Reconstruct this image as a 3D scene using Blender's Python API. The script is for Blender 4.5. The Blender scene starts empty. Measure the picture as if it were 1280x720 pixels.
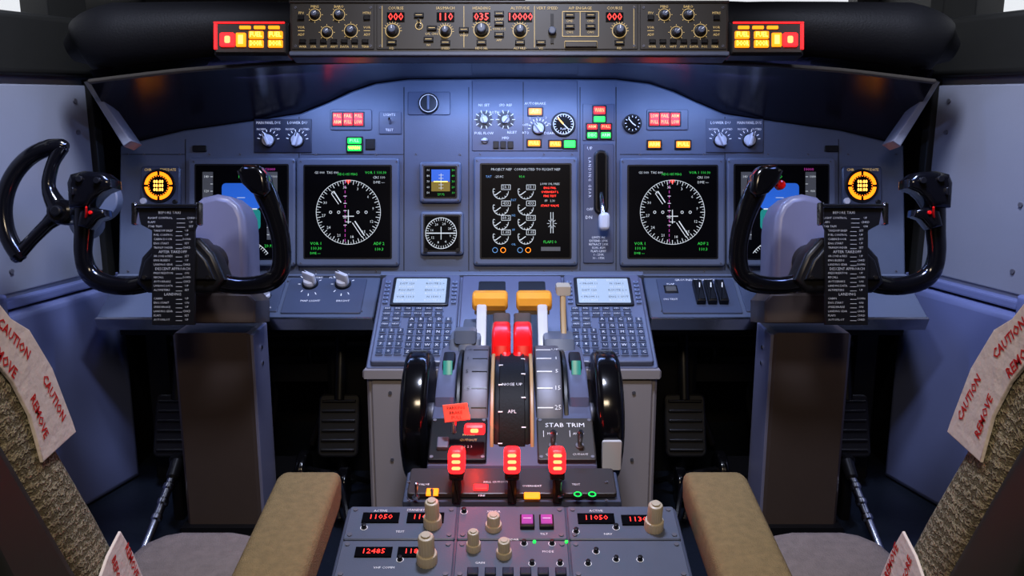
import bpy, bmesh, math, random
from mathutils import Vector, Matrix
random.seed(7)
pi=math.pi
TH=math.radians(12.0); FP=1100.0; ZC=0.8
C=Vector((0,0,ZC)); XR=Vector((1,0,0)); FW=Vector((0,math.cos(TH),-math.sin(TH))); UP=Vector((0,math.sin(TH),math.cos(TH)))
def W(px,py,d): return C+d*(FW+XR*((px-640)/FP)+UP*((360-py)/FP))
scn=bpy.context.scene
# ------------------------------------------------------------------ materials
MATS={}
def mat(name,col,rough=.5,metal=0,em=None,es=0,var=.12,vs=30,bump=0,bs=200,spec=.5,kind=None):
    m=bpy.data.materials.new(name); m.use_nodes=True; nt=m.node_tree; N=nt.nodes; L=nt.links
    p=N['Principled BSDF']; p.inputs['Roughness'].default_value=rough; p.inputs['Metallic'].default_value=metal
    p.inputs['Specular IOR Level'].default_value=spec
    c=(*col,1); p.inputs['Base Color'].default_value=c
    if em:
        p.inputs['Emission Color'].default_value=(*em,1); p.inputs['Emission Strength'].default_value=es
    else:
        tc=N.new('ShaderNodeTexCoord'); nz=N.new('ShaderNodeTexNoise'); nz.inputs['Scale'].default_value=vs; nz.inputs['Detail'].default_value=5
        L.new(tc.outputs['Object'],nz.inputs['Vector'])
        mx=N.new('ShaderNodeMix'); mx.data_type='RGBA'
        mx.inputs[6].default_value=(*[x*(1-var) for x in col],1); mx.inputs[7].default_value=(*[min(1,x*(1+var)) for x in col],1)
        L.new(nz.outputs['Fac'],mx.inputs[0]); L.new(mx.outputs[2],p.inputs['Base Color'])
        if bump:
            n2=N.new('ShaderNodeTexNoise'); n2.inputs['Scale'].default_value=bs; n2.inputs['Detail'].default_value=3
            L.new(tc.outputs['Object'],n2.inputs['Vector'])
            bp=N.new('ShaderNodeBump'); bp.inputs['Strength'].default_value=bump; bp.inputs['Distance'].default_value=.004
            h=n2.outputs['Fac']
            if kind=='weave':
                wv=N.new('ShaderNodeTexWave'); wv.wave_type='BANDS'; wv.bands_direction='Z'; wv.inputs['Scale'].default_value=30; wv.inputs['Distortion'].default_value=7; wv.inputs['Detail'].default_value=3; wv.inputs['Detail Scale'].default_value=9
                L.new(tc.outputs['Object'],wv.inputs['Vector'])
                ma=N.new('ShaderNodeMath'); ma.operation='MULTIPLY'; L.new(wv.outputs['Fac'],ma.inputs[0]); L.new(n2.outputs['Fac'],ma.inputs[1]); h=ma.outputs[0]
                m2=N.new('ShaderNodeMix'); m2.data_type='RGBA'; m2.blend_type='MULTIPLY'; m2.inputs[0].default_value=.85
                cr=N.new('ShaderNodeValToRGB'); cr.color_ramp.elements[0].position=.12; cr.color_ramp.elements[0].color=(.20,.19,.14,1); cr.color_ramp.elements[1].position=.5; cr.color_ramp.elements[1].color=(1,1,1,1)
                L.new(h,cr.inputs[0]); L.new(mx.outputs[2],m2.inputs[6]); L.new(cr.outputs[0],m2.inputs[7]); L.new(m2.outputs[2],p.inputs['Base Color'])
            if kind=='plate':
                vo=N.new('ShaderNodeTexChecker'); vo.inputs['Scale'].default_value=45
                mp=N.new('ShaderNodeMapping'); mp.inputs['Rotation'].default_value=(0,0,.785); L.new(tc.outputs['Object'],mp.inputs[0]); L.new(mp.outputs[0],vo.inputs[0]); h=vo.outputs['Fac']
            L.new(h,bp.inputs['Height']); L.new(bp.outputs[0],p.inputs['Normal'])
    MATS[name]=m; return m
mat('panel_blue',(.074,.092,.140),.40,var=.08,bump=.05,bs=500)
mat('panel_plate',(.052,.065,.108),.36,var=.06)
mat('bezel',(.092,.110,.158),.38,var=.05)
mat('mcp_grey',(.026,.022,.018),.4,var=.1)
mat('black_gloss',(.003,.003,.004),.14)
mat('black_satin',(.005,.005,.006),.36,var=.2,spec=.3)
mat('black_pad',(.003,.003,.004),.55,bump=.12,bs=300,spec=.15)
mat('under_pad',(.007,.005,.009),.2,var=.3,vs=8,spec=.4)
mat('screen',(.001,.001,.0015),.35,var=0,spec=.06)
mat('wall_grey',(.160,.172,.215),.48,var=.12,vs=5,bump=.04,bs=120)
mat('wall_low',(.10,.122,.25),.40,var=.1,vs=5)
mat('dark_frame',(.009,.009,.008),.5,spec=.25)
mat('foot_dark',(.004,.004,.005),.5,var=.4,vs=20,spec=.25)
mat('floor_plate',(.010,.014,.024),.36,metal=.2,bump=.7,kind='plate')
mat('col_front',(.056,.040,.033),.38,var=.08)
mat('col_head',(.15,.15,.225),.34,var=.05)
mat('cab_grey',(.27,.245,.255),.42,var=.06,vs=8)
mat('quad',(.090,.100,.170),.32,var=.06)
mat('cdu_body',(.088,.102,.168),.34,var=.05)
mat('silver',(.13,.13,.155),.52,metal=.6,var=.2,vs=60)
mat('chrome',(.5,.5,.53),.18,metal=1)
mat('white_plastic',(.56,.56,.60),.35,var=.03)
mat('beige_knob',(.46,.41,.32),.4,var=.04)
mat('orange_lever',(.95,.37,.035),.28,var=.1)
mat('red_lever',(.75,.006,.006),.20,var=.05)
mat('tan',(.36,.23,.10),.42,var=.08)
mat('armrest',(.22,.155,.065),.75,var=.35,vs=120,bump=.6,bs=700)
mat('cushion',(.19,.155,.145),.9,var=.3,vs=90,bump=.6,bs=500)
mat('sheepskin',(.50,.46,.33),.95,var=.5,vs=26,bump=1.0,bs=260,kind='weave')
mat('shell',(.022,.027,.024),.5,var=.15,spec=.3)
mat('ribbon',(.82,.75,.74),.8,var=.08,bump=.3,bs=90)
mat('ribbon_red',(.60,.006,.006),.7,var=.1)
mat('tag',(.75,.13,.08),.5,var=.05)
mat('teal',(.02,.28,.22),.3,var=.05)
mat('label',(.6,.6,.65),.5,em=(.85,.90,1),es=.38)
mat('label_gold',(.4,.3,.12),.5,em=(1,.66,.22),es=.48)
mat('paper',(.42,.42,.39),.6,em=(1,1,.92),es=.05)  # card print with a faint added glow, not a light source
mat('key',(.012,.017,.040),.35,var=.1)
mat('key_edge',(.15,.20,.35),.4,var=.05)
mat('e_white',(.1,.1,.1),.5,em=(.85,.92,1),es=.70)
mat('e_green',(0,.1,0),.5,em=(.04,.85,.10),es=.70)
mat('e_mag',(.1,0,.1),.5,em=(1,.1,.7),es=.45)
mat('e_red',(.3,0,0),.4,em=(1,.008,.010),es=4.6)
mat('e_redhot',(.3,0,0),.4,em=(1,.15,.05),es=6)
mat('e_redtxt',(.3,0,0),.4,em=(1,.03,.02),es=3.0)
mat('e_amber',(.3,.1,0),.4,em=(1,.20,.004),es=2.6)
mat('e_amberhot',(.3,.2,0),.4,em=(1,.46,.07),es=4.2)
mat('e_blue',(0,.05,.2),.4,em=(.02,.13,.70),es=.65)
mat('e_teal',(0,.1,.1),.4,em=(.01,.30,.22),es=.45)
mat('e_cyan',(0,.1,.2),.4,em=(.25,.5,1),es=.6)
mat('e_brown',(.1,.05,0),.4,em=(.28,.20,.02),es=.5)
mat('e_grey',(.05,.05,.05),.4,em=(.25,.27,.32),es=.12)
mat('e_cduscr',(.15,.2,.25),.3,em=(.38,.47,.62),es=.75)
mat('e_grn_l',(0,.3,.05),.3,em=(.01,1,.08),es=1.7)
mat('e_magb',(.2,.02,.2),.3,em=(.50,.10,.45),es=.45)
def glass():
    m=bpy.data.materials.new('window_glass'); m.use_nodes=True; nt=m.node_tree; N=nt.nodes; N.clear()
    o=N.new('ShaderNodeOutputMaterial'); t=N.new('ShaderNodeBsdfTransparent'); g=N.new('ShaderNodeBsdfGlossy'); x=N.new('ShaderNodeMixShader')
    g.inputs['Roughness'].default_value=.02; x.inputs[0].default_value=.05
    nt.links.new(t.outputs[0],x.inputs[1]); nt.links.new(g.outputs[0],x.inputs[2]); nt.links.new(x.outputs[0],o.inputs[0]); MATS['glass']=m
glass()
# ------------------------------------------------------------------ frames
class Fr:
    def __init__(s,o,ex,ey,metric=False):
        s.o=Vector(o); s.ex=Vector(ex).normalized(); s.ey=Vector(ey).normalized(); s.n=s.ex.cross(s.ey).normalized(); s.metric=metric
    def loc(s,x,y):
        if s.metric: return (x,y)
        r=FW+XR*((x-640)/FP)+UP*((360-y)/FP)
        t=(s.o-C).dot(s.n)/r.dot(s.n); P=C+r*t-s.o
        return (P.dot(s.ex),P.dot(s.ey))
    def k(s,x,y):
        if s.metric: return 1.0
        r=FW+XR*((x-640)/FP)+UP*((360-y)/FP)
        return (s.o-C).dot(s.n)/r.dot(s.n)/FP
    def pt(s,u,v,w=0): return s.o+s.ex*u+s.ey*v+s.n*w
    def sub(s,u,v,w=0): return Fr(s.pt(u,v,w),s.ex,s.ey,True)
def perp(d): return Fr(W(640,360,d),XR,UP)
def inset(p,a):
    n=len(p); out=[]
    for i in range(n):
        x0,y0=p[i-1]; x1,y1=p[i]; x2,y2=p[(i+1)%n]
        a0=Vector((-(y1-y0),x1-x0)); a1=Vector((-(y2-y1),x2-x1))
        if a0.length<1e-9: a0=a1
        if a1.length<1e-9: a1=a0
        a0.normalize(); a1.normalize(); m=(a0+a1)/max(.35,1+a0.dot(a1)); out.append((x1+m.x*a,y1+m.y*a))
    return out
def ccw(p):
    A=sum(p[i-1][0]*p[i][1]-p[i][0]*p[i-1][1] for i in range(len(p)))
    return list(p) if A>0 else list(p)[::-1]
def rr(cx,cy,w,h,r=0,n=3,rot=0):
    r=min(r,w/2*.99,h/2*.99); P=[]
    if r<=0: P=[(-w/2,-h/2),(w/2,-h/2),(w/2,h/2),(-w/2,h/2)]
    else:
        for (sx,sy,a0) in ((1,-1,-pi/2),(1,1,0),(-1,1,pi/2),(-1,-1,pi)):
            for k in range(n+1):
                a=a0+k/n*pi/2; P.append((sx*(w/2-r)+r*math.cos(a),sy*(h/2-r)+r*math.sin(a)))
    c,s=math.cos(rot),math.sin(rot)
    return [(cx+x*c-y*s,cy+x*s+y*c) for x,y in P]
TC={}
def tmesh(s,off=-.006):
    if (s,off) in TC: return TC[(s,off)]
    cu=bpy.data.curves.new('t','FONT'); cu.body=s; cu.size=1; cu.align_x='CENTER'; cu.align_y='CENTER'; cu.resolution_u=1; cu.offset=off
    ob=bpy.data.objects.new('t',cu); scn.collection.objects.link(ob)
    dg=bpy.context.evaluated_depsgraph_get(); me=bpy.data.meshes.new_from_object(ob.evaluated_get(dg))
    r=([(v.co.x,v.co.y) for v in me.vertices],[tuple(p.vertices) for p in me.polygons])
    bpy.data.objects.remove(ob); bpy.data.curves.remove(cu); bpy.data.meshes.remove(me); TC[(s,off)]=r; return r
# ------------------------------------------------------------------ mesh builder
class MB:
    def __init__(s,name): s.name=name; s.v=[]; s.f=[]; s.m=[]; s.mats=[]
    def mi(s,m):
        if m not in s.mats: s.mats.append(m)
        return s.mats.index(m)
    def add(s,vs,fs,m):
        o=len(s.v); s.v+= [tuple(v) for v in vs]; i=s.mi(m)
        for f in fs: s.f.append(tuple(o+k for k in f)); s.m.append(i)
    def prism(s,F,p,w0,w1,m,rd=0,both=False,st=2,top=None):
        p=ccw(p); R=[]
        if both and rd:
            for k in range(st+1):
                a=k/st*pi/2; R.append((inset(p,rd*(1-math.sin(a))),w0+rd*(1-math.cos(a))))
        else: R.append((p,w0))
        if rd:
            for k in range(st+1):
                a=k/st*pi/2; R.append((inset(p,rd*(1-math.cos(a))),w1-rd+rd*math.sin(a)))
        else: R.append((p,w1))
        n=len(p); vs=[]; fs=[]
        for q,w in R: vs+=[F.pt(x,y,w) for x,y in q]
        for j in range(len(R)-1):
            for i in range(n):
                a=j*n+i; b=j*n+(i+1)%n; fs.append((a,b,b+n,a+n))
        fs.append(tuple(range(n))[::-1]); s.add(vs,fs,m)
        e=(len(R)-1)*n; s.add(vs[e:],[tuple(range(n))],top or m)
    def R(s,F,x0,y0,x1,y1,w0,w1,m,r=0,rd=0,top=None,st=1):
        if F.metric: s.prism(F,rr((x0+x1)/2,(y0+y1)/2,abs(x1-x0),abs(y1-y0),r),w0,w1,m,rd,st=st,top=top); return
        cx,cy=(x0+x1)/2,(y0+y1)/2; k=F.k(cx,cy); u,v=F.loc(cx,cy); w=abs(x1-x0)*k; h=abs(F.loc(cx,y0)[1]-F.loc(cx,y1)[1])
        s.prism(F,rr(u,v,w,h,r*k),w0,w1,m,rd,st=st,top=top)
    def Cy(s,F,x,y,r,w0,w1,m,seg=24,rd=0,top=None,gear=0,st=2):
        k=F.k(x,y); u,v=F.loc(x,y)
        P=[]
        for i in range(seg):
            a=2*pi*i/seg; q=r*k*(1-(gear if i%2 else 0)); P.append((u+q*math.cos(a),v+q*math.sin(a)))
        s.prism(F,P,w0,w1,m,rd,top=top,st=st)
    def Pg(s,F,pts,w0,w1,m,rd=0,both=False,st=2): s.prism(F,[F.loc(*p) for p in pts],w0,w1,m,rd,both,st)
    def T(s,F,x,y,t,h,m,w,rot=0,al=None,maxw=None,off=-.006):
        vs,fs=tmesh(t,off)
        if not vs: return
        k=F.k(x,y); u,v=F.loc(x,y); z=h*k/.7; xs=[a[0] for a in vs]; ox=0
        if al=='L': ox=-min(xs)
        sx=z
        if maxw: sx=min(z,maxw*k/(max(xs)-min(xs)))
        c,q=math.cos(rot),math.sin(rot)
        s.add([F.pt(u+(a+ox)*sx*c-b*z*q,v+(a+ox)*sx*q+b*z*c,w) for a,b in vs],fs,m)
    def T2(s,F,p0,p1,t,h,m,w):
        a=F.loc(*p0); b=F.loc(*p1); cx,cy=(p0[0]+p1[0])/2,(p0[1]+p1[1])/2
        s.T(F,cx,cy,t,h,m,w,rot=math.atan2(b[1]-a[1],b[0]-a[0]),off=.022)
    def L(s,F,x0,y0,x1,y1,t,m,w):
        a=Vector(F.loc(x0,y0)); b=Vector(F.loc(x1,y1)); d=(b-a); 
        if d.length<1e-9: return
        d.normalize(); k=F.k(x0,y0); n=Vector((-d.y,d.x))*t*k/2
        s.add([F.pt(*(a+n),w),F.pt(*(a-n),w),F.pt(*(b-n),w),F.pt(*(b+n),w)],[(0,1,2,3)],m)
    def Ring(s,F,x,y,r0,r1,m,w,a0=0,a1=360,seg=36):
        k=F.k(x,y); u,v=F.loc(x,y); vs=[]; fs=[]
        for i in range(seg+1):
            a=math.radians(a0+(a1-a0)*i/seg)
            for r in (r0,r1): vs.append(F.pt(u+r*k*math.cos(a),v+r*k*math.sin(a),w))
        for i in range(seg): fs.append((2*i,2*i+1,2*i+3,2*i+2))
        s.add(vs,fs,m)
    def ticks(s,F,x,y,r0,r1,n,t,m,w,a0=0,a1=360):
        for i in range(n):
            a=math.radians(a0+(a1-a0)*i/n)
            s.L(F,x+r0*math.cos(a),y-r0*math.sin(a),x+r1*math.cos(a),y-r1*math.sin(a),t,m,w)
    def tube(s,pts,rad,m,seg=14,sub=6,sq=1.0,ref=None):
        P=[Vector(p) for p in pts]; n=len(P)
        if not isinstance(rad,(list,tuple)): rad=[rad]*n
        Q=[];Rr=[]
        if sub<=1: Q=P; Rr=list(rad)
        else:
            for i in range(n-1):
                p0=P[max(0,i-1)];p1=P[i];p2=P[i+1];p3=P[min(n-1,i+2)]
                for k in range(sub):
                    t=k/sub; Q.append(.5*((2*p1)+(p2-p0)*t+(2*p0-5*p1+4*p2-p3)*t*t+(3*p1-p0-3*p2+p3)*t**3)); Rr.append(rad[i]*(1-t)+rad[i+1]*t)
            Q.append(P[-1]); Rr.append(rad[-1])
        ref=Vector(ref or (0,-1,.2)).normalized(); vs=[];fs=[]
        e0=(Q[0]-Q[1]).normalized(); e1=(Q[-1]-Q[-2]).normalized()
        Q=[Q[0]+e0*Rr[0]*.6]+Q+[Q[-1]+e1*Rr[-1]*.6]; Rr=[Rr[0]*.55]+Rr+[Rr[-1]*.55]
        for i,q in enumerate(Q):
            t=(Q[min(i+1,len(Q)-1)]-Q[max(i-1,0)]).normalized(); a=t.cross(ref)
            if a.length<1e-3: a=t.cross(Vector((1,0,0)))
            a.normalize(); b=a.cross(t).normalized()
            for k in range(seg):
                g=2*pi*k/seg; vs.append(q+a*Rr[i]*math.cos(g)+b*Rr[i]*sq*math.sin(g))
        for i in range(len(Q)-1):
            for k in range(seg):
                fs.append((i*seg+k,i*seg+(k+1)%seg,(i+1)*seg+(k+1)%seg,(i+1)*seg+k))
        fs.append(tuple(range(seg))[::-1]); fs.append(tuple((len(Q)-1)*seg+k for k in range(seg))); s.add(vs,fs,m)
    def xp(s,prof,x0,x1,m,rd=0,st=2):
        x0,x1=min(x0,x1),max(x0,x1)
        s.prism(Fr((x0,0,0),(0,1,0),(0,0,1),True),prof,0,x1-x0,m,rd,both=True,st=st)
    def box(s,x0,x1,y0,y1,z0,z1,m,rd=0): s.xp([(y0,z0),(y1,z0),(y1,z1),(y0,z1)],x0,x1,m,rd,st=1)
    def disc(s,x0,x1,y,z,r,m,rd=0,seg=48,st=3,gear=0):
        s.xp([(y+r*(1-(gear if i%2 else 0))*math.cos(2*pi*i/seg),z+r*(1-(gear if i%2 else 0))*math.sin(2*pi*i/seg)) for i in range(seg)],x0,x1,m,rd,st)
    def build(s,recalc=True):
        me=bpy.data.meshes.new(s.name); V=[Vector(v) for v in s.v]
        mn=Vector([min(v[i] for v in V) for i in range(3)]); mx=Vector([max(v[i] for v in V) for i in range(3)]); c=(mn+mx)/2
        me.from_pydata([v-c for v in V],[],s.f)
        for m in s.mats: me.materials.append(MATS[m])
        me.polygons.foreach_set('material_index',s.m); me.update()
        bm=bmesh.new(); bm.from_mesh(me); bmesh.ops.recalc_face_normals(bm,faces=bm.faces); bm.to_mesh(me); bm.free()
        me.polygons.foreach_set('use_smooth',[True]*len(me.polygons)); me.set_sharp_from_angle(angle=math.radians(32))
        ob=bpy.data.objects.new(s.name,me); ob.location=c; scn.collection.objects.link(ob); s.c=c; s.mn=mn; s.mx=mx; return ob
def group(name,parts):
    obs=[(p,p.build()) for p in parts]
    c=sum((p.c for p,_ in obs),Vector())/len(obs); z=min(p.mn.z for p,_ in obs); c.z=z
    e=bpy.data.objects.new(name,None); e.empty_display_size=.1; e.location=c; scn.collection.objects.link(e)
    for p,o in obs: o.parent=e; o.location=p.c-c
    return e
def knob(b,F,x,y,r,m='white_plastic',ang=0,h=.016,skirt='black_satin'):
    b.Cy(F,x,y,r*1.12,0,h*.3,skirt,28,rd=h*.08); b.Cy(F,x,y,r*.9,h*.25,h*.6,m,28,rd=h*.1)
    k=F.k(x,y); u,v=F.loc(x,y)
    b.prism(F,rr(u,v,2*r*k*1.05,r*k*.62,r*k*.25,3,ang),h*.5,h*1.25,m,h*.12)
    d=Vector((math.cos(ang),math.sin(ang)))
    b.prism(F,rr(u+d.x*r*k*.7,v+d.y*r*k*.7,r*k*.6,r*k*.14,0,1,ang),h*1.2,h*1.28,'black_satin')
def rknob(b,F,x,y,r,h,m='beige_knob'):
    b.Cy(F,x,y,r*1.1,0,h*.35,m,40,rd=h*.04,gear=.05); b.Cy(F,x,y,r*.85,h*.3,h,m,40,rd=h*.08,gear=.06); b.Cy(F,x,y,r*.5,h,h*1.06,m,20,rd=.0005)
def screw(b,F,x,y,r=1.6): 
    b.Cy(F,x,y,r,0,.0012,'silver',10); b.L(F,x-r*.7,y-r*.5,x+r*.7,y+r*.5,r*.4,'black_satin',.0015)
def screws(b,F,x0,y0,x1,y1,r=1.5,i=3.5):
    for x in (x0+i,x1-i):
        for y in (y0+i,y1-i): screw(b,F,x,y,r)
def toggle(b,F,x,y,r=3,m='chrome',h=.015):
    b.Cy(F,x,y,r*1.2,0,.002,'chrome',6); k=F.k(x,y); u,v=F.loc(x,y)
    b.tube([F.pt(u,v,0),F.pt(u,v+r*k*1.2,h*.6),F.pt(u,v+r*k*2,h)],[r*k*.4,r*k*.5,r*k*.7],m,10,2)
def annun(b,F,x0,y0,x1,y1,m,rows=1,hot=None):
    b.R(F,x0-2,y0-2,x1+2,y1+2,0,.004,'black_satin',r=1,rd=.001)
    b.R(F,x0,y0,x1,y1,.003,.006,m,r=1,rd=.001)
    if hot:
        h=(y1-y0)/rows
        for r in range(rows):
            b.T(F,(x0+x1)/2,y0+h*(r+.5),random.choice(['PULL','FAIL','DISC','LOW','ARM','A/P','WARN']),h*.55,hot,.0064,maxw=(x1-x0)*.85,off=.01)
# ================================================================== INSTRUMENT PANEL
PF=perp(1.76); K=1.76/FP
top=[(150,182),(230,163),(330,149),(375,142),(410,128),(440,114),(470,104),(510,99),(640,98),(770,99),(812,104),(842,114),(872,128),(905,142),(950,149),(1050,163),(1130,182)]
b=MB('panel_board'); b.Pg(PF,top+[(1132,345),(148,345)],-.02,0,'panel_blue',rd=.003,st=1)
for x in (232,374,505,586,725,770,906,1048):
    y0=168 if x in(232,1048) else 140 if x in(374,906) else 103
    b.L(PF,x,y0+6,x,338,1,'black_satin',.0006)
for x0,x1 in ((152,232),(376,505),(775,905)): b.L(PF,x0,193,x1,193,.8,'black_satin',.0006)
for x in (160,180,225,262,300,395,470,520,575,600,680,715,800,880,960,1010,1060,1120):
    screw(b,PF,x,193 if x<1128 else 190,1.5); screw(b,PF,x,339,1.4)
P=[b]
b=MB('display_units')
PB=Fr(PF.pt(0,0,.012),PF.ex,PF.ey)
def bezel(x0,y0,x1,y1,i=10):
    b.R(PF,x0,y0,x1,y1,0,.012,'bezel',r=4,rd=.004,st=2); b.R(PF,x0+i-2,y0+i-2,x1-i+2,y1-i+2,.010,.0125,'black_satin',r=2)
    b.R(PF,x0+i,y0+i,x1-i,y1-i,.012,.0132,'screen',r=1); screws(b,PB,x0,y0,x1,y1,1.2,4)
wS=.0137
def nd(cx,cy):
    b.Ring(PF,cx,cy,39.6,40.2,'e_white',wS,seg=60); b.ticks(PF,cx,cy,37,40,72,.45,'e_white',wS); b.ticks(PF,cx,cy,34.5,40,36,.7,'e_white',wS)
    for i in range(12):
        a=math.radians(90-i*30+8); b.T(PF,cx+31*math.cos(a),cy-31*math.sin(a),str((i*3)%36 or 36),3.4,'e_white',wS)
    b.L(PF,cx-18,cy-26,cx-9,cy-12,1.3,'e_white',wS); b.L(PF,cx-21,cy-23,cx-12,cy-10,.8,'e_white',wS); b.L(PF,cx-18,cy-26,cx-21,cy-23,.8,'e_white',wS)
    b.L(PF,cx+8,cy+11,cx+20,cy+29,1.3,'e_white',wS); b.L(PF,cx+5,cy+13,cx+17,cy+31,.8,'e_white',wS)
    for k in range(13): b.L(PF,cx-4,cy-39+k*6,cx-4,cy-35.5+k*6,.7,'e_mag',wS)
    for k in range(5): b.L(PF,cx-6,cy-20+k*9,cx-2,cy-20+k*9,.7,'e_white',wS)
    b.L(PF,cx-7,cy+5,cx+7,cy+5,1,'e_white',wS); b.L(PF,cx,cy-3,cx,cy+14,1,'e_white',wS); b.L(PF,cx-3.5,cy+12,cx+3.5,cy+12,.8,'e_white',wS)
    for dx in (-22,-12,12,22): b.Ring(PF,cx+dx,cy,1.2,1.9,'e_white',wS,seg=10)
    b.Pg(PF,[(cx-3,cy-40),(cx+3,cy-40),(cx,cy-35)],wS-.0004,wS,'e_redtxt')
    b.T(PF,cx-27,cy-49,'GS 000  TAS 000',3,'e_white',wS,maxw=34); b.T(PF,cx-1,cy-47,'HDG 035 MAG',3,'e_green',wS,maxw=24)
    b.T(PF,cx+34,cy-49,'VOR 1 110.30',3.2,'e_green',wS,maxw=32); b.T(PF,cx+38,cy-43,'CRS 110',3,'e_white',wS,maxw=16); b.T(PF,cx+38,cy-37,'DME ---',3,'e_white',wS,maxw=16)
    b.T(PF,cx-40,cy+39,'VOR 1',3.6,'e_green',wS,maxw=16); b.T(PF,cx-40,cy+45,'110.30',3.6,'e_green',wS,maxw=16); b.T(PF,cx-41,cy+51,'DME ---',2.8,'e_green',wS,maxw=14)
    b.T(PF,cx+38,cy+39,'ADF 2',3.6,'e_green',wS,maxw=15); b.T(PF,cx+38,cy+46,'110.3',3.6,'e_green',wS,maxw=15)
bezel(372,198,500,333,11); nd(437,266)
bezel(774,198,905,333,11); nd(839,266)
def pfd(x0,s):
    c=x0+56
    b.R(PF,c-26,230,c+22,262,.0132,wS,'e_blue',r=5); b.R(PF,c-26,262,c+22,288,.0132,wS,'e_teal',r=5)
    b.L(PF,c-22,262,c-8,262,1.6,'e_white',wS+.0004); b.L(PF,c+4,262,c+18,262,1.6,'e_white',wS+.0004)
    for k in range(-2,3): b.L(PF,c-7,262+k*7,c+3,262+k*7,.6,'e_white',wS+.0004)
    b.R(PF,x0+6,216,x0+19,300,.0132,wS,'e_grey'); b.R(PF,x0+86,216,x0+99,300,.0132,wS,'e_grey')
    for k in range(9): 
        b.L(PF,x0+16,222+k*9,x0+19,222+k*9,.6,'e_white',wS+.0004); b.L(PF,x0+86,222+k*9,x0+89,222+k*9,.6,'e_white',wS+.0004)
        if k%2==0: b.T(PF,x0+11,222+k*9,str(140-k*10),3,'e_white',wS+.0004); b.T(PF,x0+95,222+k*9,str(1000-k*50),2.8,'e_white',wS+.0004)
    b.Ring(PF,c-2,340,40,40.7,'e_white',wS,35,145); b.ticks(PF,c-2,340,37,41,24,.6,'e_white',wS,35,145)
    b.T(PF,c-2,222,'FD',4,'e_green',wS); b.T(PF,x0+92,308,'29.92 IN',3.6,'e_green',wS,maxw=20); b.T(PF,x0+90,213,'10000',3.6,'e_mag',wS,maxw=16)
    b.T(PF,c-2,217,'G/S',3,'e_redtxt',wS)
bezel(238,198,371,333,10); pfd(250,1); bezel(907,198,1042,333,10); pfd(918,1)
# engine display
bezel(592,197,722,332,10)
b.T(PF,657,213,'PROJECT NEP  CONNECTED TO FLIGHT NEP',3,'e_white',wS,maxw=96)
b.T(PF,611,222,'TAT',2.8,'e_cyan',wS); b.T(PF,624,222,'-25.8C',2.8,'e_white',wS,maxw=14); b.T(PF,652,222,'95.4',2.8,'e_green',wS)
for cx in (626,657):
    for j,cy in enumerate((240,260,278,296)):
        b.Ring(PF,cx,cy,9.2,9.9,'e_white',wS,-200,0,seg=24); b.L(PF,cx,cy,cx-7,cy+5,1,'e_white',wS)
        b.ticks(PF,cx,cy,7.6,9.5,8,.6,'e_white',wS,-200,0)
        b.L(PF,cx+1,cy-8,cx+12,cy-8,.6,'e_white',wS); b.L(PF,cx+1,cy-2,cx+12,cy-2,.6,'e_white',wS); b.L(PF,cx+1,cy-8,cx+1,cy-2,.6,'e_white',wS); b.L(PF,cx+12,cy-8,cx+12,cy-2,.6,'e_white',wS)
        b.T(PF,cx+6.5,cy-5,('20.1','433','60.2','1.05')[j],3.6,'e_white',wS,maxw=9)
    b.Ring(PF,cx+3,313,2.8,3.4,'e_amber',wS,seg=14); b.Ring(PF,cx-7,313,2.8,3.4,'e_cyan',wS,seg=14)
for y,t in ((251,'EGT'),(270,'N2'),(288,'FF'),(306,'OIL')): b.T(PF,642,y,t,2.6,'e_cyan',wS)
for k,(y,m) in enumerate(((231,'e_white'),(236,'e_redtxt'),(241,'e_redtxt'),(246,'e_redtxt'),(252,'e_white'),(258,'e_redtxt'))): b.T(PF,687,y,['LOW OIL PRES','ENG FAIL','OVERHEAT L','FIRE TEST','FF   2.31','START VALVE'][k],2.6,m,wS,maxw=26)
b.L(PF,688,266,688,292,.7,'e_white',wS); b.L(PF,691,266,691,292,.7,'e_white',wS); b.ticks(PF,689.5,280,3,6,8,.5,'e_white',wS); b.T(PF,687,303,'FLAPS 0',3.4,'e_green',wS,maxw=20)
b.R(PF,676,309,700,314,.0132,wS,'e_grey')
# standby displays
bezel(525,203,577,254,7); b.R(PF,540,213,563,228,.0132,wS,'e_blue'); b.R(PF,540,228,563,240,.0132,wS,'e_brown'); b.L(PF,543,228,560,228,1,'e_amberhot',wS+.0004); b.L(PF,552,218,552,238,.6,'e_white',wS+.0004)
for k in range(-2,3): b.L(PF,549,228+4*k,555,228+4*k,.5,'e_white',wS+.0004)
for k in range(5): b.T(PF,536,214+k*7,str(9-k)+'0',2.6,'e_white',wS); b.T(PF,567,214+k*7,str(5-k)+'0',2.6,'e_green',wS)
b.T(PF,552,244,'29.92',2.8,'e_green',wS)
bezel(526,265,580,319,6); b.Ring(PF,552,292,18.8,19.5,'e_white',wS); b.ticks(PF,552,292,15.5,18.8,36,.55,'e_white',wS); b.L(PF,534,292,570,292,1.3,'e_white',wS); b.L(PF,552,284,552,300,.8,'e_white',wS)
for i in range(8):
    a=i*pi/4+.3; b.T(PF,552+12*math.cos(a),292+12*math.sin(a),str(i*4),3,'e_white',wS)
for x in(533,573): b.Cy(PF,x,313,2.6,.012,.018,'black_satin',14)
P.append(b)
b=MB('switches_and_annunciators')
b.R(PF,510,115,563,144,0,.003,'panel_plate',r=2,rd=.001); screws(b,PF,510,115,563,144); b.Cy(PF,536,130,13,.002,.008,'black_satin',30,rd=.002); b.Ring(PF,536,130,10.4,11,'label',.0084); b.R(PF,534.5,121,537.5,139,.008,.016,'bezel',r=1,rd=.001)
b.R(PF,590,101,722,189,0,.002,'panel_plate',r=1,rd=.001); b.L(PF,654,103,654,188,1,'black_satin',.0026); screws(b,PF,590,101,654,189); screws(b,PF,654,101,722,189)
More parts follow.
